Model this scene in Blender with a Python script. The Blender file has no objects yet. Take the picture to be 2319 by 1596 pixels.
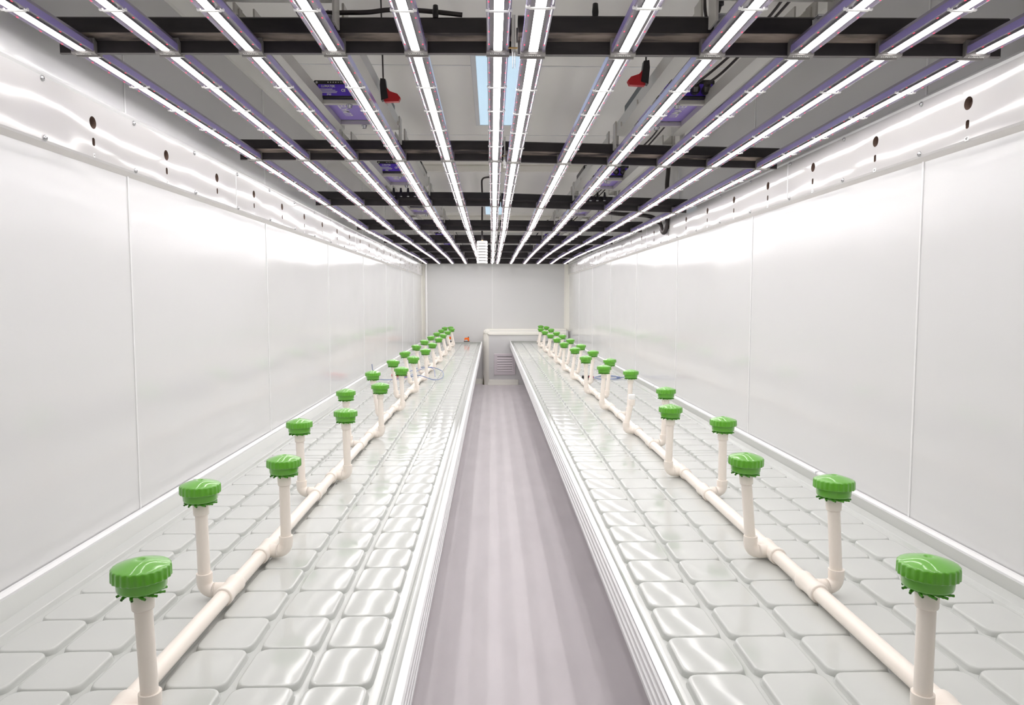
import bpy, math, random
from mathutils import Matrix, Vector
from mathutils.geometry import tessellate_polygon
PI = math.pi
random.seed(7)
SC = bpy.context.scene
COL = SC.collection

# ------------------------------------------------------------------ camera
H = 1.328                                   # camera height above the floor
cd = bpy.data.cameras.new('camera'); cam = bpy.data.objects.new('camera', cd); COL.objects.link(cam)
cd.sensor_fit = 'HORIZONTAL'; cd.sensor_width = 36.0
cd.lens = 1614.0 / 2319.0 * 36.0
cd.clip_start = 0.02; cd.clip_end = 60
def _n(v): return Vector(v).normalized()
_f = _n((1113 - 1159.5, 119, -1614)); _u = -_n((0, -(22690 - 798), -1614))
_u = (_u - _f * _u.dot(_f)).normalized(); _r = _f.cross(_u)
cam.matrix_world = Matrix.Translation((0, 0, H)) @ Matrix((_r, _f, _u)).to_4x4()
SC.camera = cam

# ------------------------------------------------------------------ world, exposure
w = bpy.data.worlds.new('world'); SC.world = w; w.use_nodes = True
w.node_tree.nodes['Background'].inputs[0].default_value = (0.9, 0.92, 1, 1)
w.node_tree.nodes['Background'].inputs[1].default_value = 0.05
SC.view_settings.view_transform = 'Standard'; SC.view_settings.look = 'None'
SC.view_settings.gamma = 1.0; SC.view_settings.use_curve_mapping = False
SC.view_settings.exposure = 0.30
SC.cycles.max_bounces = 8; SC.cycles.diffuse_bounces = 7; SC.cycles.glossy_bounces = 4
SC.cycles.caustics_reflective = False; SC.cycles.caustics_refractive = False
SC.cycles.sample_clamp_indirect = 20.0
SC.cycles.use_denoising = True; SC.cycles.use_adaptive_sampling = True; SC.cycles.adaptive_threshold = 0.03
LED = 14.0                                   # radiance of the white diodes

# ------------------------------------------------------------------ materials
def lin(c):
    return tuple(((x / 255.0) / 12.92 if x / 255.0 <= 0.04045 else ((x / 255.0 + 0.055) / 1.055) ** 2.4) for x in c) + (1.0,)
def mat(name, rgb, rough=0.5, metal=0.0, spec=0.5, bump=None, emit=None, coat=0.0, noise=None, alpha=None):
    m = bpy.data.materials.new(name); m.use_nodes = True
    nt = m.node_tree; b = nt.nodes['Principled BSDF']
    b.inputs['Base Color'].default_value = lin(rgb)
    b.inputs['Roughness'].default_value = rough; b.inputs['Metallic'].default_value = metal
    b.inputs['Specular IOR Level'].default_value = spec
    b.inputs['Coat Weight'].default_value = coat; b.inputs['Coat Roughness'].default_value = 0.08
    if emit:
        b.inputs['Emission Color'].default_value = lin(emit[0]); b.inputs['Emission Strength'].default_value = emit[1]
    tc = nt.nodes.new('ShaderNodeTexCoord')
    if noise:                                # slight unevenness of the colour itself
        rgb2, scale, sc3 = noise
        mp = nt.nodes.new('ShaderNodeMapping'); mp.inputs['Scale'].default_value = sc3
        nz = nt.nodes.new('ShaderNodeTexNoise'); nz.inputs['Scale'].default_value = scale; nz.inputs['Detail'].default_value = 5
        cr = nt.nodes.new('ShaderNodeValToRGB')
        cr.color_ramp.elements[0].position = 0.38; cr.color_ramp.elements[1].position = 0.66
        cr.color_ramp.elements[0].color = lin(rgb); cr.color_ramp.elements[1].color = lin(rgb2)
        nt.links.new(tc.outputs['Object'], mp.inputs[0]); nt.links.new(mp.outputs[0], nz.inputs['Vector'])
        nt.links.new(nz.outputs['Fac'], cr.inputs[0]); nt.links.new(cr.outputs[0], b.inputs['Base Color'])
    if bump:                                 # (scale, strength, distance, axis scale)
        sc_, st, di, ax = bump
        mp = nt.nodes.new('ShaderNodeMapping'); mp.inputs['Scale'].default_value = ax
        nz = nt.nodes.new('ShaderNodeTexNoise'); nz.inputs['Scale'].default_value = sc_; nz.inputs['Detail'].default_value = 1.5
        bp = nt.nodes.new('ShaderNodeBump'); bp.inputs['Strength'].default_value = st; bp.inputs['Distance'].default_value = di
        nt.links.new(tc.outputs['Object'], mp.inputs[0]); nt.links.new(mp.outputs[0], nz.inputs['Vector'])
        nt.links.new(nz.outputs['Fac'], bp.inputs['Height']); nt.links.new(bp.outputs[0], b.inputs['Normal'])
        if coat: nt.links.new(bp.outputs[0], b.inputs['Coat Normal'])
    return m
M = dict(
    wall=mat('white wall sheet', (216, 216, 216), 0.13, bump=(1.0, 0.5, 0.010, (1, 1.6, 3.4))),
    band=mat('white band plate', (200, 198, 197), 0.10, bump=(1.0, 0.55, 0.012, (1, 2.2, 5.0))),
    ceil=mat('ceiling sheet', (250, 247, 240), 0.22, bump=(1.0, 0.5, 0.012, (2.6, 1.2, 1))),
    joint=mat('white joint strip', (228, 228, 228), 0.3),
    cove=mat('cream cove', (236, 234, 226), 0.25),
    lip=mat('band lip', (224, 220, 217), 0.3),
    floor=mat('grey vinyl', (240, 233, 237), 0.42, bump=(60, 0.08, 0.002, (1, 1, 1)), noise=((234, 227, 231), 2.2, (3, 1, 1))),
    tray=mat('grey tray plastic', (194, 196, 193), 0.10, bump=(9, 0.06, 0.004, (1, 1, 1)), spec=0.45),
    alu=mat('white coated aluminium', (236, 236, 237), 0.35),
    rib=mat('aluminium profile', (196, 196, 200), 0.32, metal=0.12),
    face=mat('grey aluminium face', (178, 180, 176), 0.30, metal=0.05),
    pvc=mat('cream pvc', (240, 231, 222), 0.28),
    white=mat('white plastic', (244, 243, 242), 0.35),
    green=mat('green plastic', (90, 166, 30), 0.32, coat=0.7, bump=(60, 0.04, 0.002, (1, 1, 1))),
    greend=mat('green barb plastic', (74, 150, 26), 0.35),
    black=mat('black steel', (44, 40, 42), 0.38, noise=((56, 51, 52), 9, (1, 4, 4))),
    dust=mat('dusty black steel', (66, 60, 60), 0.55, noise=((172, 156, 144), 7.0, (1.0, 6, 6))),
    hous=mat('grey violet housing', (150, 142, 166), 0.30, metal=0.4),
    lens=mat('clear lens edge', (128, 120, 140), 0.16, spec=0.7),
    lensv=mat('violet lens edge', (158, 146, 204), 0.15, spec=0.6),
    pcb=mat('white diode board', (120, 117, 122), 0.4),
    led=mat('lit white diodes', (255, 250, 244), 0.5, emit=((255, 252, 251), LED)),
    red=mat('lit red diodes', (255, 60, 90), 0.5, emit=((255, 40, 80), 1.4)),
    cap=mat('grey end cap', (150, 146, 144), 0.35, metal=0.2),
    print=mat('white print', (240, 238, 236), 0.5),
    rail=mat('grey painted channel', (206, 203, 196), 0.38),
    dark=mat('black plastic', (36, 34, 36), 0.4),
    cable=mat('black cable', (58, 52, 52), 0.38),
    purple=mat('purple label', (104, 70, 214), 0.30),
    purple2=mat('pale purple panel', (166, 142, 224), 0.28),
    silver=mat('zinc steel', (196, 196, 198), 0.25, metal=0.9),
    brass=mat('brass', (214, 178, 110), 0.3, metal=0.8),
    cavity=mat('brown foam cavity', (112, 92, 82), 0.9),
    sticker=mat('white sticker', (250, 250, 250), 0.5),
    ink=mat('grey ink', (92, 88, 88), 0.6),
    orange=mat('orange plastic', (244, 110, 20), 0.35),
    redp=mat('red plastic', (200, 34, 44), 0.3),
    pinkp=mat('pink red tag', (206, 84, 110), 0.4),
    blue=mat('blue tube', (104, 122, 170), 0.3),
    panel=mat('pale blue diffuser', (206, 226, 238), 0.4, emit=((190, 222, 244), 0.55)),
    grille=mat('pinkish white grille', (222, 213, 218), 0.4),
    stain=mat('dark stain', (104, 100, 84), 0.8),
)

M['red'].cycles.emission_sampling = 'NONE'      # tiny dots: not worth sampling as lamps

# ------------------------------------------------------------------ mesh builder
class MB:
    def __init__(self): self.v = []; self.f = []; self.m = []; self.s = []; self.mats = []
    def mi(self, k):
        if k not in self.mats: self.mats.append(k)
        return self.mats.index(k)
    def add(self, vs, fs, k, smooth=False):
        o = len(self.v); i = self.mi(k); self.v += [tuple(p) for p in vs]
        for f in fs: self.f.append([o + a for a in f]); self.m.append(i); self.s.append(smooth)
    def box(self, x0, x1, y0, y1, z0, z1, k):
        vs = [(x, y, z) for z in (z0, z1) for y in (y0, y1) for x in (x0, x1)]
        self.add(vs, [(0, 2, 3, 1), (4, 5, 7, 6), (0, 1, 5, 4), (2, 6, 7, 3), (0, 4, 6, 2), (1, 3, 7, 5)], k)
    def bbox(self, x0, x1, y0, y1, z0, z1, k, b=0.002):
        """box with chamfered edges"""
        X = (x0, x0 + b, x1 - b, x1); Y = (y0, y0 + b, y1 - b, y1); Z = (z0, z0 + b, z1 - b, z1)
        idx = {}; vs = []; fs = []
        def V(i, j, l):
            if (i, j, l) not in idx: idx[(i, j, l)] = len(vs); vs.append((X[i], Y[j], Z[l]))
            return idx[(i, j, l)]
        for s, q in ((0, 0), (3, 1)):
            a = [(s, 1, 1), (s, 2, 1), (s, 2, 2), (s, 1, 2)]; fs.append([V(*p) for p in (a if q else a[::-1])])
            a = [(1, s, 1), (2, s, 1), (2, s, 2), (1, s, 2)]; fs.append([V(*p) for p in (a[::-1] if q else a)])
            a = [(1, 1, s), (2, 1, s), (2, 2, s), (1, 2, s)]; fs.append([V(*p) for p in (a if q else a[::-1])])
        e = lambda t: 1 if t == 0 else 2
        for s in (0, 3):
            for t in (0, 3):
                fs.append([V(s, e(t), 1), V(s, e(t), 2), V(e(s), t, 2), V(e(s), t, 1)])
                fs.append([V(s, 1, e(t)), V(s, 2, e(t)), V(e(s), 2, t), V(e(s), 1, t)])
                fs.append([V(1, s, e(t)), V(2, s, e(t)), V(2, e(s), t), V(1, e(s), t)])
                for u in (0, 3): fs.append([V(s, e(t), e(u)), V(e(s), t, e(u)), V(e(s), e(t), u)])
        self.add(vs, fs, k)
    def prism(self, prof, a0, a1, k, axis='y', caps=True, smooth=False, keys=None):
        """closed profile swept along an axis; prof in the two other axes"""
        n = len(prof)
        def P(p, a): return (p[0], a, p[1]) if axis == 'y' else ((a, p[0], p[1]) if axis == 'x' else (p[0], p[1], a))
        vs = [P(p, a0) for p in prof] + [P(p, a1) for p in prof]
        for i in range(n):
            j = (i + 1) % n
            kk = keys[i] if keys else k
            self.add([vs[i], vs[j], vs[n + j], vs[n + i]], [(0, 1, 2, 3)], kk, smooth)
        if caps: self.add(vs, [tuple(range(n))[::-1], tuple(range(n, 2 * n))], k)
    def lathe(self, prof, k, n=24, c=(0, 0, 0), axis='z', smooth=True, rad=None):
        """prof: (radius, height) from bottom to top"""
        vs = []; fs = []
        for (r, h) in prof:
            for i in range(n):
                a = 2 * PI * i / n; q = r if rad is None else rad(r, h, a)
                x, y = q * math.cos(a), q * math.sin(a)
                p = (x, y, h) if axis == 'z' else ((h, x, y) if axis == 'x' else (y, h, x))
                vs.append((p[0] + c[0], p[1] + c[1], p[2] + c[2]))
        for j in range(len(prof) - 1):
            for i in range(n):
                fs.append((j * n + i, j * n + (i + 1) % n, (j + 1) * n + (i + 1) % n, (j + 1) * n + i))
        self.add(vs, fs, k, smooth)
        self.add(vs[:n], [tuple(range(n))[::-1]], k); self.add(vs[-n:], [tuple(range(n))], k)
    def tube(self, path, r, k, n=10, rs=None):
        P = [Vector(p) for p in path]; vs = []; fs = []; ref = None
        for i, p in enumerate(P):
            t = (P[min(i + 1, len(P) - 1)] - P[max(i - 1, 0)]).normalized()
            if ref is None: ref = Vector((0, 0, 1)) if abs(t.z) < 0.9 else Vector((1, 0, 0))
            u = (ref - t * ref.dot(t)).normalized(); ref = u; v = t.cross(u)
            q = r if rs is None else rs[i]
            for a in range(n):
                an = 2 * PI * a / n; vs.append(tuple(p + u * (q * math.cos(an)) + v * (q * math.sin(an))))
        for i in range(len(P) - 1):
            for a in range(n): fs.append((i * n + a, i * n + (a + 1) % n, (i + 1) * n + (a + 1) % n, (i + 1) * n + a))
        self.add(vs, fs, k, True)
        self.add(vs[:n], [tuple(range(n))[::-1]], k); self.add(vs[-n:], [tuple(range(n))], k)
    def poly(self, loops, fn, k):
        """planar polygon with holes, loops in 2D, fn lifts to 3D"""
        flat = [p for l in loops for p in l]
        tr = tessellate_polygon([[Vector((p[0], p[1], 0)) for p in l] for l in loops])
        self.add([fn(*p) for p in flat], tr, k)
    def mesh(self, name):
        me = bpy.data.meshes.new(name); me.from_pydata(self.v, [], self.f)
        for k in self.mats: me.materials.append(M[k])
        me.polygons.foreach_set('material_index', self.m); me.polygons.foreach_set('use_smooth', self.s)
        me.update(); return me
def obj(name, me, parent=None, loc=(0, 0, 0), rot=(0, 0, 0)):
    if isinstance(me, MB): me = me.mesh(name)
    o = bpy.data.objects.new(name, me); COL.objects.link(o)
    o.location = loc; o.rotation_euler = rot
    if parent: o.parent = parent
    return o
def tag(o, label, cat, group=None):
    o['label'] = label; o['category'] = cat
    if group: o['group'] = group
    return o
def thing(name, label, cat, loc=(0, 0, 0), group=None):
    return tag(obj(name, None, None, loc), label, cat, group)
def struct(name, mb, parent=None, label=None):
    o = obj(name, mb, parent)
    if parent is None:
        o['kind'] = 'structure'
        if label: o['label'] = label
    return o
def smooth_path(pts, n=8):
    P = [Vector(p) for p in pts]; out = []
    for i in range(len(P) - 1):
        p0, p1, p2, p3 = P[max(i - 1, 0)], P[i], P[i + 1], P[min(i + 2, len(P) - 1)]
        for j in range(n):
            t = j / n
            out.append(0.5 * ((2 * p1) + (p2 - p0) * t + (2 * p0 - 5 * p1 + 4 * p2 - p3) * t * t + (3 * p1 - p0 - 3 * p2 + p3) * t ** 3))
    out.append(P[-1]); return out
def text_geo(body, size):
    """flat lettering as triangles in the xy plane, centred"""
    c = bpy.data.curves.new('lettering', 'FONT'); c.body = body; c.size = size
    c.align_x = 'CENTER'; c.align_y = 'CENTER'; c.resolution_u = 2; c.offset = size * .028
    o = bpy.data.objects.new('lettering', c); COL.objects.link(o)
    dg = bpy.context.evaluated_depsgraph_get(); dg.update()
    me = bpy.data.meshes.new_from_object(o.evaluated_get(dg))
    vs = [tuple(v.co) for v in me.vertices]; fs = [tuple(p.vertices) for p in me.polygons]
    bpy.data.objects.remove(o); bpy.data.curves.remove(c); bpy.data.meshes.remove(me)
    return vs, fs
ORD = ['first', 'second', 'third', 'fourth', 'fifth', 'sixth', 'seventh', 'eighth', 'ninth', 'tenth', 'eleventh', 'twelfth']

# ------------------------------------------------------------------ room shell
XL, XR, YB, YF, ZC = -1.09, 1.22, 11.28, -0.9, 2.39
m = MB(); m.box(XL - .1, XR + .1, YF - .1, YB + .1, -.1, 0, 'floor'); struct('floor', m)
m = MB(); m.box(XL - .1, XR + .1, YF - .1, YB + .1, ZC, ZC + .1, 'ceil')
for y in (0.6, 1.96, 3.33, 4.70, 6.05, 7.4, 8.75, 10.1): m.box(XL, XR, y - .004, y + .004, ZC - .0015, ZC + .01, 'joint')
struct('ceiling', m)
m = MB(); m.box(XL - .1, XL, YF - .1, YB + .1, 0, ZC, 'wall')
for y in (0.9, 2.2, 3.51, 4.82, 6.13, 7.44, 8.75, 10.06): m.box(XL - .01, XL + .0025, y - .004, y + .004, 0, ZC, 'joint')
struct('wall_left', m)
m = MB(); m.box(XR, XR + .1, YF - .1, YB + .1, 0, ZC, 'wall')
for y in (0.70, 2.01, 3.325, 4.67, 5.98, 7.29, 8.60, 9.91): m.box(XR - .0025, XR + .01, y - .004, y + .004, 0, ZC, 'joint')
struct('wall_right', m)
m = MB(); m.box(XL, XR, YB, YB + .1, 0, ZC, 'wall'); m.box(0.008, 0.018, YB - .002, YB, 0, ZC, 'joint')
struct('wall_back', m)
m = MB(); m.box(XL, XR, YF - .1, YF, 0, ZC, 'wall'); struct('wall_front', m)
# corner coves along the ceiling
n = 0
for s, x in ((1, XL), (-1, XR)):
    m = MB(); pr = [(x, ZC), (x, ZC - .065), (x + s * .012, ZC - .062), (x + s * .04, ZC - .035), (x + s * .06, ZC - .012), (x + s * .065, ZC)]
    m.prism(pr if s < 0 else pr[::-1], YF, YB, 'cove'); n += 1; struct('trim_%d' % n, m)
# vertical corner posts at the back
for s, x in ((1, XL), (-1, XR)):
    m = MB(); pr = [(x, YB), (x, YB - .10), (x + s * .012, YB - .09), (x + s * .05, YB - .04), (x + s * .07, YB)]
    m.prism(pr[::-1] if s < 0 else pr, 0, ZC, 'cove', axis='z'); n += 1; struct('trim_%d' % n, m)

# perforated band along each side wall: plate with holes, lip below, ledge above
LAB = {d: text_geo(str(d), 0.020) for d in list(range(4, 12)) + list(range(40, 48))}
screw = MB(); screw.lathe([(0.0075, 0), (0.0075, .002), (.006, .0045), (.0022, .0062)], 'silver', 10, axis='x'); screw.lathe([(.0018, .0055), (.0018, .0066)], 'dark', 6, axis='x')
screw_me = screw.mesh('screw')
def band(name, x, s, z0, z1, y_hole, zh, zs, num, dnum, y_screw, joints):
    m = MB(); t = 0.018; xf = x + s * t
    P = lambda y, z: (xf, y, z)
    pitch = 0.435; yc = y_hole - pitch * 4; ys = []
    while yc < YB - .15: ys.append(yc); yc += pitch
    edges = [YF] + [a + pitch / 2 for a in ys[:-1]] + [YB - .1]
    for i, yh in enumerate(ys):
        y0, y1 = edges[i], edges[i + 1]
        big = [(yh + .0165 * math.cos(2 * PI * a / 20), zh + .0165 * math.sin(2 * PI * a / 20)) for a in range(20)]
        sm = [(yh + .0070 * math.cos(2 * PI * a / 14), zs + .0055 * (1 if 0 <= a <= 7 else -1) * (0 if a in (0, 7) else 1) + .0055 * math.sin(2 * PI * a / 14)) for a in range(14)]
        m.poly([[(y0, z0 + .006), (y1, z0 + .006), (y1, z1 - .006), (y0, z1 - .006)], big[::-1], sm[::-1]], P, 'band')
        for lp in (big, sm):                                      # walls of the holes
            nn = len(lp)
            for a in range(nn):
                p, q = lp[a], lp[(a + 1) % nn]
                m.add([(xf, p[0], p[1]), (xf, q[0], q[1]), (x + s * .001, q[0], q[1]), (x + s * .001, p[0], p[1])], [(0, 1, 2, 3)], 'cavity')
            m.add([(x + s * .0012, p[0], p[1]) for p in lp], [tuple(range(nn))], 'cavity')
            if lp is big:                                         # pale inner sleeve edge
                l2 = [(yh + (p[0] - yh) * .93 + .004, zh + (p[1] - zh) * .93) for p in lp]
                for a in range(nn // 4, 3 * nn // 4):
                    p, q = lp[a], lp[(a + 1) % nn]; p2, q2 = l2[a], l2[(a + 1) % nn]
                    m.add([(xf - s * .007, p[0], p[1]), (xf - s * .007, q[0], q[1]), (xf - s * .009, q2[0], q2[1]), (xf - s * .009, p2[0], p2[1])], [(0, 1, 2, 3)], 'joint')
    e = YB - .1
    lo = [(xf, z0 + .006), (xf - s * .002, z0), (x, z0 - .011), (x, z0 + .006)]
    hi = [(xf, z1 - .006), (x, z1 - .006), (x, z1 + .014), (x + s * .004, z1 + .014), (xf + s * .004, z1)]
    for pr, kk in ((lo, ['band', 'lip', 'lip', 'lip']), (hi, ['joint'] * 5)):
        m.prism(pr, YF, e, 'band', keys=kk)
    m.box(min(x, xf), max(x, xf), e - .004, e, z0, z1, 'band')
    for y in joints: m.box(min(xf, xf + s * .0012), max(xf, xf + s * .0012), y - .0025, y + .0025, z0 + .008, z1 - .008, 'joint')
    o = struct(name, m)
    for i in range(9):                                            # little number stickers under the first holes
        d = num + dnum * i; yh = y_hole + pitch * i
        if d not in LAB: break
        sm_ = MB(); wd = .008 if d < 10 else .0145
        xs = xf + s * .0006
        sm_.box(min(xf, xs), max(xf, xs), yh - wd / 2, yh + wd / 2, zs - .041, zs - .0305, 'sticker')
        vs, fs = LAB[d]
        sm_.add([(xs + s * .0004, yh + (vx if s > 0 else -vx) * .42, zs - .0358 + vy * .42) for vx, vy, _ in vs], fs, 'ink')
        st = obj('number_sticker', sm_, o); st['label'] = 'white number sticker'
    k = 0
    while y_screw + .437 * k < 9.5:
        for z in (z0 + .010, z1 - .012):
            obj('screw', screw_me, o, (xf - s * .0005, y_screw + .437 * k, z), (0, 0, 0 if s > 0 else PI))
        k += 1
    return o
band('trim_5', XL, 1, 1.706, 1.868, 1.991, 1.804, 1.753, 4, 1, 1.34, (3.07, 5.70, 8.30))
band('trim_6', XR, -1, 1.726, 1.885, 1.803, 1.822, 1.770, 47, -1, 1.565, (2.90, 5.53, 8.15))

# boxed duct low on the back wall, rounded edge profiles, skirting
BX, BY, BZ = -.118, 11.12, .868
m = MB(); m.box(BX + .02, XR - .02, BY, YB + .02, 0, BZ - .02, 'wall'); struct('wall_box', m)
m = MB()
arc = [(BY + .07 - .085 * math.cos(a), BZ - .075 + .085 * math.sin(a)) for a in [PI / 2 * i / 8 for i in range(9)]]
m.prism([(BY + .09, BZ - .075)] + [(BY - .015, BZ - .085)] + arc + [(YB, BZ + .01), (YB, BZ - .075)], BX + .06, XR - .05, 'cove', axis='x', smooth=False)
struct('trim_7', m)
m = MB()
arc = [(BX + .06 - .075 * math.cos(a), BY + .06 - .075 * math.sin(a)) for a in [PI / 2 * i / 8 for i in range(9)]]
m.prism(([(BX + .06, YB), (BX - .015, YB)] + arc + [(BX + .075, BY - .015), (BX + .075, BY + .05)]), 0, BZ - .075, 'cove', axis='z')
m.lathe([(.001, BZ - .078), (.068, BZ - .076), (.074, BZ - .05), (.066, BZ - .02), (.045, BZ), (.02, BZ + .009), (.001, BZ + .011)], 'cove', 20, (BX + .06, BY + .06, 0))
struct('trim_8', m)
m = MB(); m.lathe([(.02, .001), (.018, .03), (.010, .10), (.004, .17)], 'stain', 8, (BX - .003, BY + .03, 0))
st = struct('stain', m, COL.objects['trim_8']); st['label'] = 'dark brown damp stain'
m = MB(); m.prism([(BY - .045, 0), (BY, 0), (BY, .085), (BY - .008, .075), (BY - .022, .03), (BY - .045, .006)], BX + .06, .42, 'cove', axis='x'); struct('baseboard_back', m)
m = MB(); m.prism([(YB - .04, 0), (YB, 0), (YB, .08), (YB - .01, .07), (YB - .03, .012)], XL, BX, 'cove', axis='x'); struct('baseboard_alcove', m)

# louvred vent in the box
vt = thing('vent_grille', 'square pinkish white louvred vent low on the back wall box', 'vent', (.205, BY, .325))
m = MB(); a, b = .165, .018
for (x0, x1, z0, z1) in ((-a, a, a - .045, a), (-a, a, -a, -a + .045), (-a, -a + .048, -a + .045, a - .045), (a - .048, a, -a + .045, a - .045)):
    m.bbox(x0, x1, -b, 0, z0, z1, 'grille', .003)
m.box(-a + .04, a - .04, -.003, 0, -a + .04, a - .04, 'dark'); obj('frame', m, vt)
m = MB()
for sx in (-1, 1): m.box(sx * .138 - .002, sx * .138 + .002, -b - .001, -b + .002, -.14, .14, 'rib')
for sz in (-1, 1): m.box(-.138, .138, -b - .001, -b + .002, sz * .138 - .002, sz * .138 + .002, 'rib')
obj('frame_line', m, vt)
for i in range(6):
    z = .093 - i * .0385; m = MB()
    m.prism([(-.005, z + .018), (-.016, z - .012), (-.014, z - .016), (-.002, z + .012)], -a + .048, a - .048, 'grille', axis='x'); obj('slat', m, vt)

# white standing pipe in the left back corner
pp = thing('corner_pipe', 'thin white pipe running up the left back corner', 'pipe', (-1.015, 11.17, 0))
m = MB(); m.lathe([(.016, .0), (.016, 2.385)], 'white', 14); obj('pipe', m, pp)
for z in (.8, 1.42, 2.0):
    m = MB(); m.lathe([(.019, z), (.019, z + .03)], 'white', 14); m.box(-.005, .005, 0, .11, z + .005, z + .02, 'white'); obj('clip', m, pp)

# ------------------------------------------------------------------ benches
def tray_mesh(xs, ys, zt, depth=.012):
    """moulded tray: one rounded pillow per cell over a channel floor"""
    m = MB(); zg = zt - depth
    m.add([(xs[0] - .001, ys[0], zg), (xs[-1] + .001, ys[0], zg), (xs[-1] + .001, ys[-1], zg), (xs[0] - .001, ys[-1], zg)], [(0, 1, 2, 3)], 'tray')
    nA = 5
    for i in range(len(xs) - 1):
        for j in range(len(ys) - 1):
            x0, x1, y0, y1 = xs[i], xs[i + 1], ys[j], ys[j + 1]
            cx, cy = (x0 + x1) / 2, (y0 + y1) / 2
            rings = []
            for ix, iy, rr, fr in ((.0060, 0, .022, 2.0), (.0062, 0, .022, 1.0), (.0085, .0016, .021, .38), (.0097, .0028, .0205, .10), (.0113, .0044, .020, .012), (.0140, .0070, .019, 0.0)):   # inset x, inset y, corner radius, depth fraction
                hx, hy = (x1 - x0) / 2 - ix, (y1 - y0) / 2 - iy
                r = min(rr, hy * .8)
                ring = []
                for q, (sx, sy) in enumerate(((1, 1), (-1, 1), (-1, -1), (1, -1))):
                    for a in range(nA):
                        an = PI / 2 * (q + a / (nA - 1)); wy = math.sin(an) ** 2
                        ring.append((cx + sx * (hx - r) + r * math.cos(an), cy + sy * (hy - r) + r * math.sin(an), zg if fr == 2.0 else zt - fr * (depth * (1 - wy) + .0060 * wy)))
                rings.append(ring)
            nn = 4 * nA; vs = [p for r in rings for p in r]; fs = []
            for k in range(len(rings) - 1):
                for a in range(nn): fs.append((k * nn + a, k * nn + (a + 1) % nn, (k + 1) * nn + (a + 1) % nn, (k + 1) * nn + a))
            fs.append(tuple(range((len(rings) - 1) * nn, len(rings) * nn)))
            m.add(vs, fs, 'tray', True)
    return m
def bench(name, label, xa, xg0, xg1, xw, zr, zt, s):
    """xa aisle edge, xg0..xg1 tray grid (aisle to wall), xw wall; s=+1 when the wall is at larger x"""
    Y0, Y1 = -.75, 11.08
    b = thing(name, label, 'bench', ((xa + xw) / 2, 5, 0))
    off = Vector((-(xa + xw) / 2, -5, 0))
    def part(nm, mb): return obj(nm, mb, b, off)
    zb = zr - .088
    # aisle profile: white lip, ribbed outer face, inner face
    pr = [(xa, zr), (xa + s * .0145, zr), (xa + s * .0165, zr - .034), (xa + s * .0165, zb), (xa + s * .003, zb)]
    ks = ['alu', 'face', 'face', 'rib', 'rib']
    z = zb
    for i in range(4):
        h = .0205
        pr += [(xa + s * .003, z + .001), (xa - s * .001, z + .0035), (xa - s * .001, z + .0125), (xa + s * .003, z + .015)]; ks += ['alu', 'alu', 'alu', 'rib']
        z += h
    ks = ks[:-1] + ['rib']
    m = MB(); m.prism(pr, Y0, Y1, 'alu', keys=ks); part('aisle_rail', m)
    # wall profile: white lip then sloping grey face
    m = MB(); q = xw - s * .004
    m.prism([(q, zr + .004), (q, zb), (xg1 + s * .062, zb), (xg1 + s * .062, zt - .020), (q - s * .020, zr - .006), (q - s * .020, zr), (q - s * .010, zr + .004)], Y0, Y1, 'face',
            keys=['rib', 'rib', 'rib', 'face', 'alu', 'alu', 'alu'])
    for y in (2.56, 5.2, 7.9): m.box(min(q - s * .021, q), max(q - s * .021, q), y - .002, y + .002, zr - .02, zr + .0045, 'rib')
    part('wall_rail', m)
    # far and near rails
    for y0, y1 in ((Y1, Y1 + .018), (Y0 - .018, Y0)):
        m = MB(); m.box(min(xa, q), max(xa, q), y0, y1, zb, zr, 'face'); m.box(min(xa, q), max(xa, q), y0, y1, zr, zr + .002, 'alu'); part('end_rail', m)
    # trays, laid end to end
    lo, hi = min(xg0, xg1), max(xg0, xg1); px = (hi - lo) / 6
    xs = [lo + px * i for i in range(7)]
    secs = [-.74, .35, 3.02, 5.70, 8.38, 11.06]
    for i in range(5):
        a, c = secs[i], secs[i + 1]
        if i == 0: n_ = 7
        else: n_ = 17
        ys = [a] + ([a + .05] if i else []) ; st_ = ys[-1] + (.118 if i else 0)
        if i: ys.append(st_)
        en = c - (.05 if i < 4 else .0); last = en - .104; k = (last - ys[-1]) / n_
        base = ys[-1]
        ys += [base + k * (t + 1) for t in range(n_)] + [en] + ([c] if i < 4 else [])
        # the lap cell spans both sections: give each half to its own tray
        m = tray_mesh(xs, ys, zt)
        # flanges and lap
        for x0, x1 in ((lo - .001, min(xa, q) + (.017 if s > 0 else .0)), (hi + .001, max(xa, q) - (.0 if s > 0 else .017))):
            u0, u1 = min(x0, x1), max(x0, x1)
            if u1 - u0 > .001:
                wall_side = (s > 0 and x0 > xg0 + .1) or (s < 0 and x0 < xg0 - .1)
                if wall_side:
                    g = xg1 + s * .018; f_ = xg1 + s * .064
                    m.prism([(xg1 - s * .002, zt - .0125), (g, zt - .0125), (g + s * .005, zt - .004), (g + s * .008, zt - .003), (f_, zt - .004), (f_, zt - .026), (xg1 - s * .002, zt - .026)], a, c, 'tray')
                else:
                    g = xg0 - s * .010; f_ = xa + s * .0165
                    m.prism([(xg0 + s * .002, zt - .0125), (g, zt - .0125), (g - s * .003, zt - .005), (g - s * .007, zt - .004), (g - s * .010, zt - .008), (g - s * .013, zt - .008), (g - s * .015, zt - .004), (f_, zt - .005), (f_, zt - .026), (xg0 + s * .002, zt - .026)], a, c, 'tray')
        part('tray', m)
    for y in (0.2, 3.0, 5.7, 8.4, 10.9):
        for x in (xa + s * .42, xw - s * .12):
            m = MB(); m.bbox(x - .025, x + .025, y - .025, y + .025, 0, zb, 'alu', .003); part('leg', m)
    return b
ZTL, ZTR = H - .672, H - .660
bench('growing_bench', 'long grey tray bench along the left wall', -.147, -.206, -.965, XL, H - .648, ZTL, -1)
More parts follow.
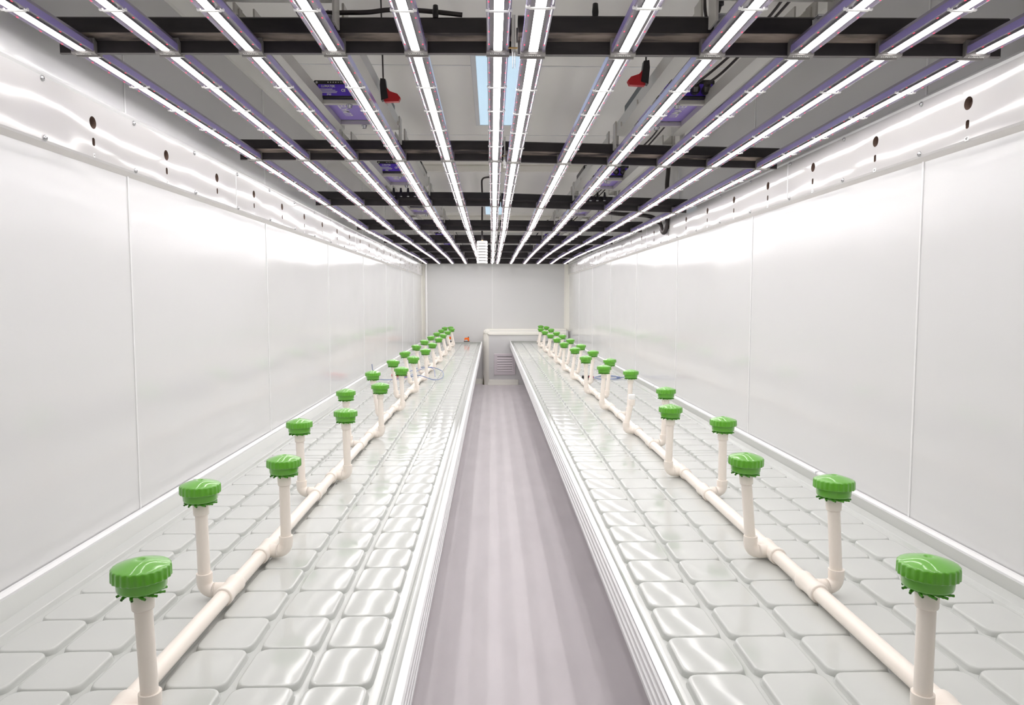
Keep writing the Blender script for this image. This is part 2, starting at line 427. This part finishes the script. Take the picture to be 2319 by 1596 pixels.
bench('growing_bench', 'long grey tray bench along the right wall', .283, .332, 1.117, XR, H - .636, ZTR, 1)

# ------------------------------------------------------------------ irrigation pipes
RM, RR = .0167, .01335
def tee_mesh(s):
    m = MB()
    m.lathe([(.0168, -.043), (.0208, -.043), (.0214, -.041), (.0214, -.026), (.0196, -.020), (.0196, .020), (.0214, .026), (.0214, .041), (.0208, .043), (.0168, .043)], 'pvc', 20, axis='y')
    pr = [(s * .012, .0172), (s * .030, .0172), (s * .031, .0168)]
    m.lathe([(b_, a_) for a_, b_ in pr] if s > 0 else [(b_, a_) for a_, b_ in pr[::-1]], 'pvc', 18, axis='x')
    return m.mesh('tee_fitting')
TEE = {1: tee_mesh(1), -1: tee_mesh(-1)}
def elbow_mesh(s):
    """from a socket pointing back at the pipe (-s) round a bend to a socket pointing up; origin at the bend corner"""
    m = MB(); p = [(-s * .0235, 0, 0), (-s * .020, 0, 0)]
    for i in range(9):
        a = PI / 2 * i / 8; p.append((-s * .020 + s * .020 * math.sin(a), 0, .020 - .020 * math.cos(a)))
    p += [(0, 0, .024), (0, 0, .040)]
    m.tube(p, .0170, 'pvc', 16, rs=[.0170] * 2 + [.0165] * 9 + [.0172, .0172]); return m.mesh('elbow')
ELB = {1: elbow_mesh(1), -1: elbow_mesh(-1)}
def head_meshes():
    sc = lambda r, h, a: r - (.0008 * (1 + math.cos(24 * a)) * min(1, max(0, (r - .0408) / .0018)))
    lid = MB()
    lid.lathe([(.0390, -.019), (.0432, -.0188), (.0435, -.017), (.0432, -.0030), (.0427, -.0014), (.0414, -.0001), (.0397, .0007), (.037, .0017), (.031, .0039), (.022, .0068), (.013, .0090), (.0082, .0097), (.0064, .0093), (.0050, .0078), (.0030, .0068), (.0008, .0066)], 'green', 144, rad=sc)
    drum = MB(); drum.lathe([(.006, -.0385), (.032, -.0370), (.0345, -.0360), (.0358, -.033), (.0366, -.0195), (.0368, -.018), (.02, -.018)], 'green', 48)
    noz = MB()
    p = [(.014, .000, 0), (.021, .005, -.0002), (.0245, .0085, -.0004), (.025, .0088, -.0005), (.0275, .0125, -.001), (.0277, .0127, -.001), (.0300, .0175, -.0016)]
    noz.tube(p, .002, 'greend', 7, rs=[.0026, .0028, .0030, .0022, .0026, .0019, .0022])
    noz.tube([(.0299, .0173, -.0016), (.0301, .0177, -.0017)], .0013, 'dark', 6)
    ring = MB()
    for i in range(12):
        R = Matrix.Rotation(2 * PI * i / 12, 4, 'Z')
        ring.tube([R @ Vector(q) for q in p[::2]], .002, 'greend', 5, rs=[.0026, .0030, .0026, .0022])
    ring.lathe([(.020, -.0035), (.020, .004)], 'greend', 16)
    col = MB(); col.lathe([(.0134, -.030), (.0160, -.030), (.0166, -.028), (.0172, -.004), (.0165, .0), (.008, .0)], 'pvc', 20)
    return [x.mesh(nm) for x, nm in ((lid, 'lid'), (drum, 'emitter_head'), (noz, 'nozzle'), (ring, 'nozzle_ring'), (col, 'collar'))]
LID, DRUM, NOZ, RING, COLL = head_meshes()
_pipes = {}
def riser_mesh(dx, dy, h):
    m = MB(); m.tube([(0, 0, 0), (dx, dy, h)], RR, 'pvc', 18); return m.mesh('riser_pipe')
SCREWCAP = MB(); SCREWCAP.lathe([(.0168, 0), (.0175, .001), (.0175, .020), (.0165, .023), (.004, .0235)], 'white', 24, rad=lambda r, h, a: r - .0003 * (1 + math.cos(20 * a)))
SCREWCAP = SCREWCAP.mesh('screw_cap')
def riser(xp, zp, s, y, xt, ztop, label, near, head=True, yt=0.0, direct=False):
    """s: which side of the pipe the riser stands on"""
    xb = xp + s * (.055 if not direct else 0)
    r = thing('irrigation_riser', label, 'irrigation riser', (xb, y, zp - .0172), 'green capped irrigation risers' if head else None)
    zz = .0172
    if not direct: obj('elbow', ELB[s], r, (0, 0, zz))
    b0 = .022 if not direct else .018
    top = ztop - .0385 - (zp - .0172)
    dx, dy = xt - xb, yt
    obj('riser_pipe', riser_mesh(dx, dy, top - zz - b0 - .006), r, (0, 0, zz + b0))
    if not head:
        obj('collar', COLL, r, (dx, dy, top)); obj('screw_cap', SCREWCAP, r, (dx, dy, top)); return r
    obj('collar', COLL, r, (dx, dy, top), (0, math.atan2(dx, top), 0))
    rz = random.uniform(0, 6.28)
    d = obj('emitter_head', DRUM, r, (dx, dy, top + .0385), (-math.atan2(dy, top), math.atan2(dx, top) * .6, rz))
    obj('lid', LID, d)
    if near:
        for i in range(12): obj('nozzle', NOZ, d, (0, 0, -.0405), (0, 0, 2 * PI * i / 12 + .1))
        mm = obj('nozzle_hub', HUB, d)
    else: obj('nozzle_ring', RING, d, (0, 0, -.0405))
    return r
HUB = MB(); HUB.lathe([(.017, -.045), (.021, -.043), (.021, -.0385)], 'greend', 18); HUB = HUB.mesh('nozzle_hub')
def rows(side, xp, zp, ztop, inner, outer, mid, s_in, bare=None):
    pipe = thing('irrigation_pipe', 'cream main pipe lying along the %s bench under its risers' % side, 'pipe', (xp, 1, zp - RM))
    m = MB(); m.tube([(xp - xp, -1.55, RM), (0, mid[1] - 1, RM)], RM, 'pvc', 20); obj('pipe', m, pipe)
    for nm, lst, s in (('aisle', inner, s_in), ('wall', outer, -s_in)):
        for i, (x, y) in enumerate(lst):
            # the branch pipe sits behind the tee so that neighbouring parts touch
            obj('tee_fitting', TEE[s], pipe, (0, y - 1, RM))
            pos = 'nearest the camera' if i == 0 else ('farthest from the camera' if i == len(lst) - 1 else ORD[i] + ' from the camera')
            if bare is not None and nm == 'aisle' and i > bare:
                pos = ORD[i - bare - 1] + ' beyond the bare riser' if i < len(lst) - 1 else 'farthest from the camera'
            if bare is not None and nm == 'aisle' and i == bare:
                riser(xp, zp, s, y, x, ztop - .050, 'bare cream riser with a white screw cap and no green head', False, head=False)
            else:
                riser(xp, zp, s, y, x, ztop, 'green capped riser, %s side of %s bench pipe, %s' % (nm, side, pos), y < 3.9)
    obj('tee_fitting', TEE[1], pipe, (0, mid[1] - 1, RM))
    riser(xp, zp, 1, mid[1], mid[0], ztop, 'green capped riser standing on the far end of the %s bench pipe' % side, False, direct=True)
LI = [(-.541, 1.088), (-.536, 1.828), (-.539, 2.624), (-.539, 3.442), (-.541, 4.27), (-.560, 5.10), (-.545, 5.875), (-.555, 6.699), (-.565, 7.60), (-.572, 8.46), (-.572, 9.29), (-.566, 10.13)]
LO = [(-.648, 1.577), (-.648, 2.397), (-.656, 3.204), (-.672, 4.032), (-.662, 4.80), (-.680, 5.593), (-.673, 6.391), (-.675, 7.18), (-.680, 8.0), (-.682, 8.86), (-.686, 9.75), (-.692, 10.58)]
RI = [(.658, 1.030), (.642, 1.757), (.663, 2.601), (.684, 3.44), (.670, 4.21), (.655, 4.92), (.682, 5.80), (.666, 6.52), (.674, 7.32), (.676, 8.14), (.672, 8.95), (.682, 9.83)]
RO = [(.756, 1.529), (.767, 2.318), (.775, 3.128), (.775, 3.93), (.783, 4.69), (.782, 5.46), (.788, 6.24), (.790, 7.12), (.794, 7.95), (.796, 8.72), (.804, 9.62), (.812, 10.5)]
rows('left', -.590, ZTL + .0216, H - .408, LI, LO, (-.62, 10.80), 1)
rows('right', .713, ZTR + .0216, H - .395, RI, RO, (.75, 10.85), -1, bare=3)

# ------------------------------------------------------------------ grow lights
TXT = text_geo('LUMATEK', .0085)
TXTB = text_geo('LUMATEK', .040); TXTS = text_geo('LUMATEK', .011); TXT1 = text_geo('CE', .013); TXT2 = text_geo('IP65', .009)
_housing = {}
def bar_meshes(L):
    key = round(L, 3)
    if key in _housing: return _housing[key]
    a, c = .012, L - .012
    hm = MB()
    pr = [(-.0265, .000), (-.0265, .016), (-.021, .026), (-.008, .030), (.008, .030), (.021, .026), (.0265, .016), (.0265, .000), (.0235, -.0008), (.0190, .0040), (-.0190, .0040), (-.0235, -.0008)]
    ks = ['lensv', 'hous', 'hous', 'hous', 'hous', 'hous', 'lensv', 'lens', 'lens', 'pcb', 'lens', 'lens']
    hm.prism(pr, a, c, 'hous', keys=ks)
    lm = MB(); nseg = 5; g = (c - a - .012) / nseg
    for i in range(nseg):
        y0 = a + .006 + g * i + .002; y1 = y0 + g - .004
        hw = .0086
        for q in range(3):
            u0 = y0 + (y1 - y0) * q / 3; u1 = y0 + (y1 - y0) * (q + 1) / 3
            h0 = hw + .0016; e0, e1 = u0 + .0007, u1 - .0007
            vs = [(-hw, e0, -.0026), (hw, e0, -.0026), (hw, e1, -.0026), (-hw, e1, -.0026), (-h0, e0, -.0012), (h0, e0, -.0012), (h0, e1, -.0012), (-h0, e1, -.0012)]
            lm.add(vs, [(0, 3, 2, 1), (0, 4, 7, 3), (1, 2, 6, 5), (0, 1, 5, 4), (2, 3, 7, 6)], 'led')
            lm.box(-h0, h0, u0, u1, -.0011, .004, 'pcb')
            for sx in (-1, 1):
                y = (u0 + u1) / 2
                lm.add([(sx * .0215 - .0013, y - .003, -.0014), (sx * .0215 - .0013, y + .003, -.0014), (sx * .0215 + .0013, y + .003, -.0014), (sx * .0215 + .0013, y - .003, -.0012)], [(0, 1, 2, 3)], 'red')
    _housing[key] = (hm.mesh('light_bar'), lm.mesh('led_strip'), [a + .006 + g * i for i in range(1, nseg)])
    return _housing[key]
def end_cap():
    m = MB()   # far-end cap: thicker, slanted toward the camera, lettered; origin at the bar end
    m.prism([(-.0005, -.004), (.010, -.007), (.013, -.004), (.013, .024), (.002, .031), (-.0005, .031)], -.0285, .0285, 'cap', axis='x')
    vs, fs = TXT
    # lettering on the underside, read from the camera
    m.add([(x, -.0005 + .0052 - y * .98, -.0057 - .0006 - (-y) * .286 * .98) for x, y, _ in vs], [f[::-1] for f in fs], 'print')
    return m.mesh('end_cap')
CAP = end_cap()
clipm = MB()
clipm.bbox(-.022, .022, -.0045, .0045, -.0052, -.0028, 'white', .001); clipm.bbox(-.0285, -.020, -.003, .003, -.004, .002, 'white', .001); clipm.bbox(.020, .0285, -.003, .003, -.004, .002, 'white', .001)
CLIP = clipm.mesh('clip')
boltm = MB(); boltm.lathe([(.007, -.013), (.0085, -.012), (.0085, -.005), (.011, -.004), (.011, 0)], 'silver', 10); BOLT = boltm.mesh('bolt')
def fixture(side, k, A, B, s, drv, label, near, brackets=True):
    """A and B: (y, x_outer, x_inner, z_outer, z_inner) at the near and the far end"""
    ya, yb = A[0], B[0]
    org = Vector(((A[1] + A[2]) / 2, ya, (A[3] + A[4]) / 2))
    fx = thing('grow_light', label, 'grow light', org, 'six bar grow lights')
    def put(nm, mb, p=None): return obj(nm, mb, p or fx, -org if p is None else (0, 0, 0))
    L0 = yb - ya - .010
    hm, lm, clips = bar_meshes(L0)
    xs = []
    for i in range(6):
        t = i / 5.0
        x0 = A[1] + (A[2] - A[1]) * t; x1 = B[1] + (B[2] - B[1]) * t
        z0 = A[3] + (A[4] - A[3]) * t; z1 = B[3] + (B[4] - B[3]) * t
        xs.append((x0, x1, z0, z1))
        bar = obj('light_bar', hm, fx, Vector((x0, ya + .008, z0)) - org, (math.atan2(z1 - z0, yb - ya), 0, -math.atan2(x1 - x0, yb - ya)))
        obj('led_strip', lm, bar)
        obj('end_cap', CAP, bar, (0, L0 - .0125, 0)); obj('end_cap', CAP, bar, (0, .0125, 0), (0, 0, PI))
        if near:
            for c in clips: obj('clip', CLIP, bar, (0, c, 0))
    zo, zi = B[3], B[4]
    # far crossbar: stepped black channel, slightly longer than the row of bars
    xo, xi = B[1] + (-.062 if s < 0 else .062), B[2] + (.034 if s < 0 else -.034)
    def crossbar(y, zo, zi, back=False):
        m = MB()
        dx = abs(xi - xo)
        pr = [(0, -.004), (0, .027), (-.026, .038), (-.026, .072), (-.022, .076), (.006, .076), (.006, -.004)] if not back else [(.0, -.002), (-.004, -.002), (-.004, .030), (.0, .030)]
        ks = ['black', 'dust' if k < 2 else 'black', 'black', 'black', 'black', 'black', 'black'] if not back else ['black'] * 4
        nn = len(pr)
        vs = [(xo, y + p[0], zo + p[1]) for p in pr] + [(xi, y + p[0], zi + p[1]) for p in pr]
        for a in range(nn):
            b_ = (a + 1) % nn
            m.add([vs[a], vs[b_], vs[nn + b_], vs[nn + a]], [(0, 1, 2, 3)], ks[a])
        m.add(vs, [tuple(range(nn)), tuple(range(nn, 2 * nn))[::-1]], 'black')
        if not back:       # pale lower lip
            m.add([(xo, y - .0015, zo - .004), (xi, y - .0015, zi - .004), (xi, y - .0015, zi - .0015), (xo, y - .0015, zo - .0015)], [(0, 1, 2, 3)], 'cap')
            m.add([(xo, y - .0015, zo - .004), (xi, y - .0015, zi - .004), (xi, y + .006, zi - .004), (xo, y + .006, zo - .004)], [(0, 1, 2, 3)], 'cap')
        return m
    put('crossbar', crossbar(yb - .002, zo, zi))
    m = crossbar(ya + .009, A[3] + .030, A[4] + .030, True); put('crossbar', m)
    # two long mounting rails over the middle bars
    zc = (zo + zi) / 2; za = (A[3] + A[4]) / 2
    xm = (xs[2][0] + xs[3][0]) / 2 + s * .018; zr = (zc + za) / 2 + .097
    for q in (-1, 1):
        xr_ = xm + q * .112
        m = MB(); u = q
        m.prism([(xr_ - .021, zr), (xr_ + .021, zr), (xr_ + .021, zr + .040), (xr_ + .017, zr + .040), (xr_ + .017, zr + .004), (xr_ - .017, zr + .004), (xr_ - .017, zr + .040), (xr_ - .021, zr + .040)], ya + .05, yb - .055, 'rail')
        put('mounting_rail', m)
        for y in (ya + .055, yb - .06):
            m = MB(); xp = xr_ + q * .023
            m.bbox(xp - .003, xp + .003, y - .028, y + .028, zr - .055, zr + .048, 'rail', .001); put('hanger_plate', m)
        m = MB(); xb_ = xr_ - .0 * q
        m.bbox(xb_ - .013, xb_ + .013, yb - .032, yb - .0285, zc + .044, zc + .070, 'silver', .001); m.bbox(xb_ - .013, xb_ + .013, yb - .060, yb - .030, zc + .067, zc + .070, 'silver', .001)
        m.lathe([(.004, -.034), (.0065, -.034), (.0065, -.028)], 'silver', 6, (xb_, yb, zc + .057), axis='y'); put('angle_bracket', m)
    if k == 0:
        cb = MB(); cb.bbox(xm - .094, xm + .094, yb - .085, yb - .045, zr + .002, zr + .060, 'rail', .003)
        cb.box(xm - .094, xm + .094, yb - .090, yb - .085, zr + .002, zr + .010, 'rail'); put('cross_channel', cb)
    # driver box hung between the rails on two cross brackets
    yd = ya + (yb - ya) * drv; zd = zr + .020; hw = .122; Ld = .30
    if brackets:
        for y in (yd - .030, yd + Ld - .03):
            br = MB()
            br.bbox(xm - .138, xm + .138, y, y + .020, zr + .003, zr + .018, 'rail', .0012); bo = put('cross_bracket', br)
            obj('bolt', BOLT, bo, (xm, y + .010, zr + .003))
    d = MB()
    d.bbox(xm - hw, xm + hw, yd - .04, yd + Ld - .02, zd, zd + .062, 'dark', .004)
    dr = put('driver', d)
    p = MB()
    zp = zd - .0006
    p.box(xm - hw + .008, xm + hw - .008, yd - .028, yd + Ld - .035, zp, zd + .001, 'purple2')
    vs, fs = TXTB
    sgn = 1
    p.add([(xm + s * .042 - y, yd + Ld / 2 - .035 - x, zp - .0007) for x, y, _ in vs], [f[::-1] for f in fs], 'print')
    obj('bottom_panel', p, dr)
    p = MB(); yf = yd - .0406
    p.box(xm - hw + .016, xm + hw - .008, yf, yd - .039, zd + .008, zd + .047, 'purple')
    for i in range(7): p.box(xm - hw + .05 + i * .009, xm - hw + .054 + i * .009, yf, yd - .039, zd + .052, zd + .056, 'silver')
    vs, fs = TXTS; p.add([(xm - hw + .052 + x, yf - .0004, zd + .040 + y) for x, y, _ in vs], fs, 'print')
    for i, ln in enumerate((.045, .055, .062, .060)): p.box(xm - hw + .022, xm - hw + .022 + ln, yf - .0004, yf, zd + .030 - i * .0042, zd + .0318 - i * .0042, 'print')
    vs, fs = TXT1; p.add([(xm - hw + .105 + x, yf - .0004, zd + .026 + y) for x, y, _ in vs], fs, 'print')
    vs, fs = TXT2; p.add([(xm - hw + .055 + x, yf - .0004, zd + .012 + y) for x, y, _ in vs], fs, 'print')
    for c_ in (.012, .11): p.lathe([(.003, -.0412), (.0045, -.0408), (.0045, -.039)], 'silver', 8, (xm - hw + c_, yd, zd + .053), axis='y')
    obj('label_plate', p, dr)
    # cable glands and leads on the camera-facing end
    for j, xo_ in enumerate((.175, .212)):
        p = MB(); bx = xm - hw + xo_
        p.tube([(bx, yd - .04, zd + .024), (bx - .004, yd - .07, zd + .022)], .015, 'dark', 12)
        p.tube([(bx - .004, yd - .068, zd + .022), (bx - .012, yd - .10, zd + .030)], .0115, 'cable', 12)
        ux = -1 if s < 0 else 1
        p.tube(smooth_path([(bx - .012, yd - .10, zd + .030), (bx + ux * .02, yd - .16, zd + .05), (bx + ux * .07, yd - .24, zd + .09 + .01 * j), (bx + ux * .13, yd - .36, zd + .15 + .02 * j), (bx + ux * .15, yd - .50, zd + .20)], 6), .0042, 'cable', 8)
        obj('power_lead', p, dr)
    if k == 2:             # row of capped plugs hanging by the crossbar
        for j in range(4):
            p = MB(); bx = xm - .075 + j * .042
            p.lathe([(.006, 0), (.0105, .003), (.0115, .018), (.008, .026), (.005, .05)], 'dark', 10, (bx, yb - .05, zc + .045)); p.lathe([(.004, -.002), (.0095, -.001), (.0095, .002)], 'silver', 10, (bx, yb - .05, zc + .045)); put('plug', p)
    return fx
JL = [(.560, -.990, .017, 1.934, 1.944), (1.826, -.992, .017, 1.932, 1.942), (3.040, -.978, .017, 1.910, 1.911), (4.320, -.980, .020, 1.891, 1.889), (5.630, -.982, .023, 1.874, 1.871),
      (7.070, -.988, .020, 1.886, 1.886), (8.310, -.987, .021, 1.884, 1.885), (9.680, -.990, .019, 1.892, 1.894), (11.0, -.998, .013, 1.883, 1.885)]
JR = [(.400, 1.121, .095, 1.893, 1.890), (1.670, 1.121, .095, 1.893, 1.887), (2.934, 1.107, .092, 1.865, 1.886), (4.293, 1.107, .092, 1.850, 1.882), (5.543, 1.103, .098, 1.853, 1.862),
      (6.890, 1.105, .096, 1.864, 1.870), (8.300, 1.111, .096, 1.884, 1.883), (9.520, 1.107, .097, 1.889, 1.883), (10.690, 1.090, .090, 1.866, 1.868)]
DRV = {-1: [.62, .67, .74, .73, .68, .68, .68, .68], 1: [.62, .625, .72, .72, .68, .68, .68, .68]}
for side, J, s in (('left', JL, -1), ('right', JR, 1)):
    for k in range(8):
        pos = 'nearest the camera and cut off at the top' if k == 0 else ('last before the back wall' if k == 7 else ORD[k] + ' from the camera')
        fixture(side, k, J[k], J[k + 1], s, DRV[s][k], 'six bar grow light, %s row, %s' % (side, pos), k < 5)

# ------------------------------------------------------------------ ceiling pieces
for i, (y0, y1, lb) in enumerate(((3.15, 4.37, 'pale blue ceiling panel over the middle bars, nearer of the two'), (7.75, 8.86, 'pale blue ceiling panel over the middle bars, farther of the two'))):
    x0, x1 = -.066, .130
    t = thing('panel_light', lb, 'ceiling panel', ((x0 + x1) / 2, (y0 + y1) / 2, ZC - .018), 'ceiling panel lights')
    cx, cy = (x0 + x1) / 2, (y0 + y1) / 2
    m = MB(); hx, hy = (x1 - x0) / 2, (y1 - y0) / 2
    for a in ((-hx - .024, -hx, -hy - .012, hy + .012), (hx, hx + .024, -hy - .012, hy + .012)): m.bbox(*a, 0, .018, 'joint', .002)
    for a in ((-hx, hx, -hy - .012, -hy), (-hx, hx, hy, hy + .012)): m.bbox(*a, 0, .018, 'joint', .002)
    obj('frame', m, t)
    m = MB(); m.box(-hx, hx, -hy, hy, .004, .014, 'panel'); obj('diffuser', m, t)
for i, y in enumerate((5.72, 9.15, 10.7)):
    m = MB(); m.bbox(XL + .065, XR - .065, y, y + .10, ZC - .055, ZC, 'ceil', .006); struct('trim_%d' % (9 + i), m)
# louvred climate sensor on its black drop cable
sn = thing('climate_sensor', 'white stacked louvre sensor hanging on a black cable mid aisle', 'sensor', (-.079, 6.2, 1.642))
for i in range(8):
    m = MB(); z = .0245 * i
    if i == 7: pr = [(.010, z), (.044, z), (.0465, z + .003), (.0465, z + .013), (.042, z + .0205), (.010, z + .022)]
    else: pr = [(.030, z + .003), (.046, z), (.0475, z + .002), (.0462, z + .017), (.042, z + .0205), (.030, z + .0205)]
    m.lathe(pr, 'white', 28); obj('louvre_plate', m, sn)
m = MB(); m.lathe([(.030, .001), (.030, .180)], 'dark', 16); obj('core', m, sn)
m = MB(); m.lathe([(.007, .193), (.007, .206), (.004, .208)], 'brass', 10); obj('gland', m, sn)
m = MB(); m.tube(smooth_path([(0, 0, .200), (0, 0, .40), (.002, 0, .56), (-.002, 0, .69), (.004, .0, .715), (.02, 0, .728), (.07, .0, .735), (.13, .0, .737)], 6), .0075, 'cable', 10); obj('cable', m, sn)
# rope ratchets with red levers
for nm, x, ux, y in (('left', -.336, -1, 2.4), ('right', .452, 1, 2.2)):
    t = thing('rope_ratchet', 'black rope ratchet with a red lever above the %s row of lights' % nm, 'rope ratchet', (x, y, 1.985), 'rope ratchets')
    m = MB(); m.prism([(ux * .0, .0), (ux * .022, -.008), (ux * .026, .040), (ux * .024, .062), (ux * .008, .060)], -.012, .012, 'dark'); obj('body', m, t)
    m = MB(); m.prism([(ux * .012, .042), (-ux * .006, .022), (-ux * .030, .014), (-ux * .040, .002), (-ux * .034, -.010), (ux * .012, -.012), (ux * .016, .0)], -.009, .009, 'redp'); obj('lever', m, t)
    m = MB(); m.tube([(ux * .016, 0, .05), (ux * .022, 0, ZC - 1.985)], .0026, 'cable', 6); obj('cord', m, t)
# bundles of leads over the first joint
for nm, x, ux in (('left', -.50, -1), ('right', .62, 1)):
    t = thing('lead_bundle', 'black lead looping down behind the first crossbar of the %s lights' % nm, 'cable', (x, 1.95, 2.02))
    m = MB()
    m.tube(smooth_path([(ux * .0, .03, .36), (ux * .005, .04, .20), (ux * .01, .06, .11), (-ux * .012, .07, .075), (-ux * .03, .06, .10), (-ux * .035, .05, .20), (-ux * .03, .04, .36)], 6), .0045, 'cable', 8)
    m.lathe([(.012, .115), (.012, .15), (.006, .16)], 'dark', 10, (ux * .008, .055, 0)); obj('lead', m, t)
# cables and a peg lying on top of the first crossbar
t = tag(obj('loose_cable', None, None, (-.28, 1.81, 2.026)), 'flat black cable lying on the first left crossbar', 'cable')
m = MB(); m.tube(smooth_path([(-.15, 0, .0), (-.08, .01, .006), (-.02, 0, .004), (.03, 0, .010), (.09, .005, .012), (.15, 0, .006), (.21, 0, .0)], 6), .006, 'cable', 8); obj('cable', m, t)
for nm, x, y, z in (('left', -.135, 1.80, 2.014), ('right', .235, 1.65, 1.962)):
    m = MB(); m.lathe([(.0065, 0), (.0075, .012), (.006, .03), (.004, .031)], 'dark', 10)
    tag(obj('rubber_peg', m, None, (x, y, z)), 'small black peg standing on the first crossbar of the %s lights' % nm, 'peg', 'crossbar pegs')
# pair of thin wire ends dangling in the gap between the rows
for k, (y, z) in enumerate(((1.79, 1.92), (3.0, 1.90))):
    m = MB()
    for q in (-1, 1): m.tube([(q * .0022, 0, .10), (q * .0022, .002, .03), (q * .003, -.004, -.028)], .0011, 'silver', 6)
    m.box(-.014, .010, -.002, .002, .020, .023, 'brass')
    tag(obj('wire_tie', m, None, (.056, y, z)), 'twin thin wire dangling between the rows at the %s crossbar' % ('first' if k == 0 else 'second'), 'wire', 'dangling wires')
# black corrugated conduit near the right wall
def corr(pts, r):
    P = smooth_path(pts, 22); return P, [r * (1 + .07 * (1 if (i // 1) % 2 else -1)) for i in range(len(P))]
t = thing('black_conduit', 'black corrugated conduit hanging in a loop near the right wall', 'conduit', (1.18, 4.8, 1.8))
m = MB(); P, R_ = corr([(.0, 0, .585), (.001, 0, .40), (-.006, 0, .29), (.004, .02, .17), (.006, .03, .06), (.004, .05, .01), (.0, .08, -.012), (-.004, .12, .0), (-.012, .17, .06), (-.06, .20, .105), (-.16, .22, .122), (-.28, .24, .13), (-.42, .30, .155)], .0145)
m.tube(P, .0145, 'cable', 10, rs=R_); obj('conduit', m, t)

# ------------------------------------------------------------------ small things on the benches
for nm, x, lb in (('clamp', -.386, 'small orange and black gadget on the far rim of the left bench'), ('clamp', -.640, 'orange and black gadget behind the last risers of the left bench')):
    y = 11.085; z = H - .646; t = thing('orange_gadget', lb, 'gadget', (x, y + .004, z), 'orange gadgets on the far rim')
    big = x < -.5; k = 1.25 if big else 1.0
    m = MB(); m.bbox(-.045 * k, .045 * k, -.016, .016, 0, .010, 'dark', .002); obj('base', m, t)
    m = MB(); m.prism([(-.036 * k, .010), (-.022 * k, .030 * k), (.010 * k, .030 * k), (.016 * k, .010), (.038 * k, .010), (.038 * k, .064 * k), (-.026 * k, .060 * k), (-.036 * k, .050 * k)], -.014, .014, 'orange'); obj('body', m, t)
    m = MB(); m.lathe([(.007, .0), (.008, .004), (.007, .013), (.003, .014)], 'dark', 10, (.027 * k, 0, .062 * k)); obj('knob', m, t)
    if big:
        m = MB(); m.bbox(.02, .052, -.02, -.014, .004, .05, 'dark', .003); obj('grip', m, t)
t = thing('blue_tube', 'thin blue tube coiled on the left bench beside a red tag', 'tube', (-.75, 6.1, ZTL))
m = MB()
P = [(-.262, -.06, .13), (-.258, -.03, .04), (-.22, -.10, .013), (-.10, -.20, .012), (.05, -.12, .03), (.11, .20, .055), (.19, .44, .056), (.30, .34, .03), (.33, -.02, .012), (.28, -.28, .02), (.16, -.28, .055), (.05, -.17, .03), (-.06, .10, .016), (.02, .36, .03), (.10, .42, .056), (.22, .32, .056), (.26, .06, .012)]
m.tube(smooth_path(P, 8), .0032, 'blue', 8); obj('tube', m, t)
m = MB(); m.bbox(-.13, -.02, .16, .26, .002, .024, 'redp', .003); m.bbox(-.017, .012, .17, .25, .004, .024, 'pinkp', .002); obj('red_tag', m, t)
t = thing('blue_tube', 'thin blue tube coiled on the right bench with a red and black end', 'tube', (.93, 5.95, ZTR))
m = MB()
P = [(-.08, -.03, .010), (-.02, .10, .006), (.09, .13, .006), (.16, .05, .006), (.13, -.06, .006), (.0, -.12, .006), (-.07, -.05, .010), (.0, .09, .012), (.08, .11, .012), (.14, .02, .012), (.12, -.03, .010), (.20, .02, .012), (.26, .05, .05)]
m.tube(smooth_path(P, 8), .0032, 'blue', 8); obj('tube', m, t)
m = MB(); m.tube([(-.17, .0, .014), (-.11, -.01, .014)], .013, 'dark', 10); obj('plug', m, t)
m = MB(); m.tube([(-.112, -.01, .014), (-.078, -.03, .012)], .012, 'pinkp', 10); obj('red_sleeve', m, t)
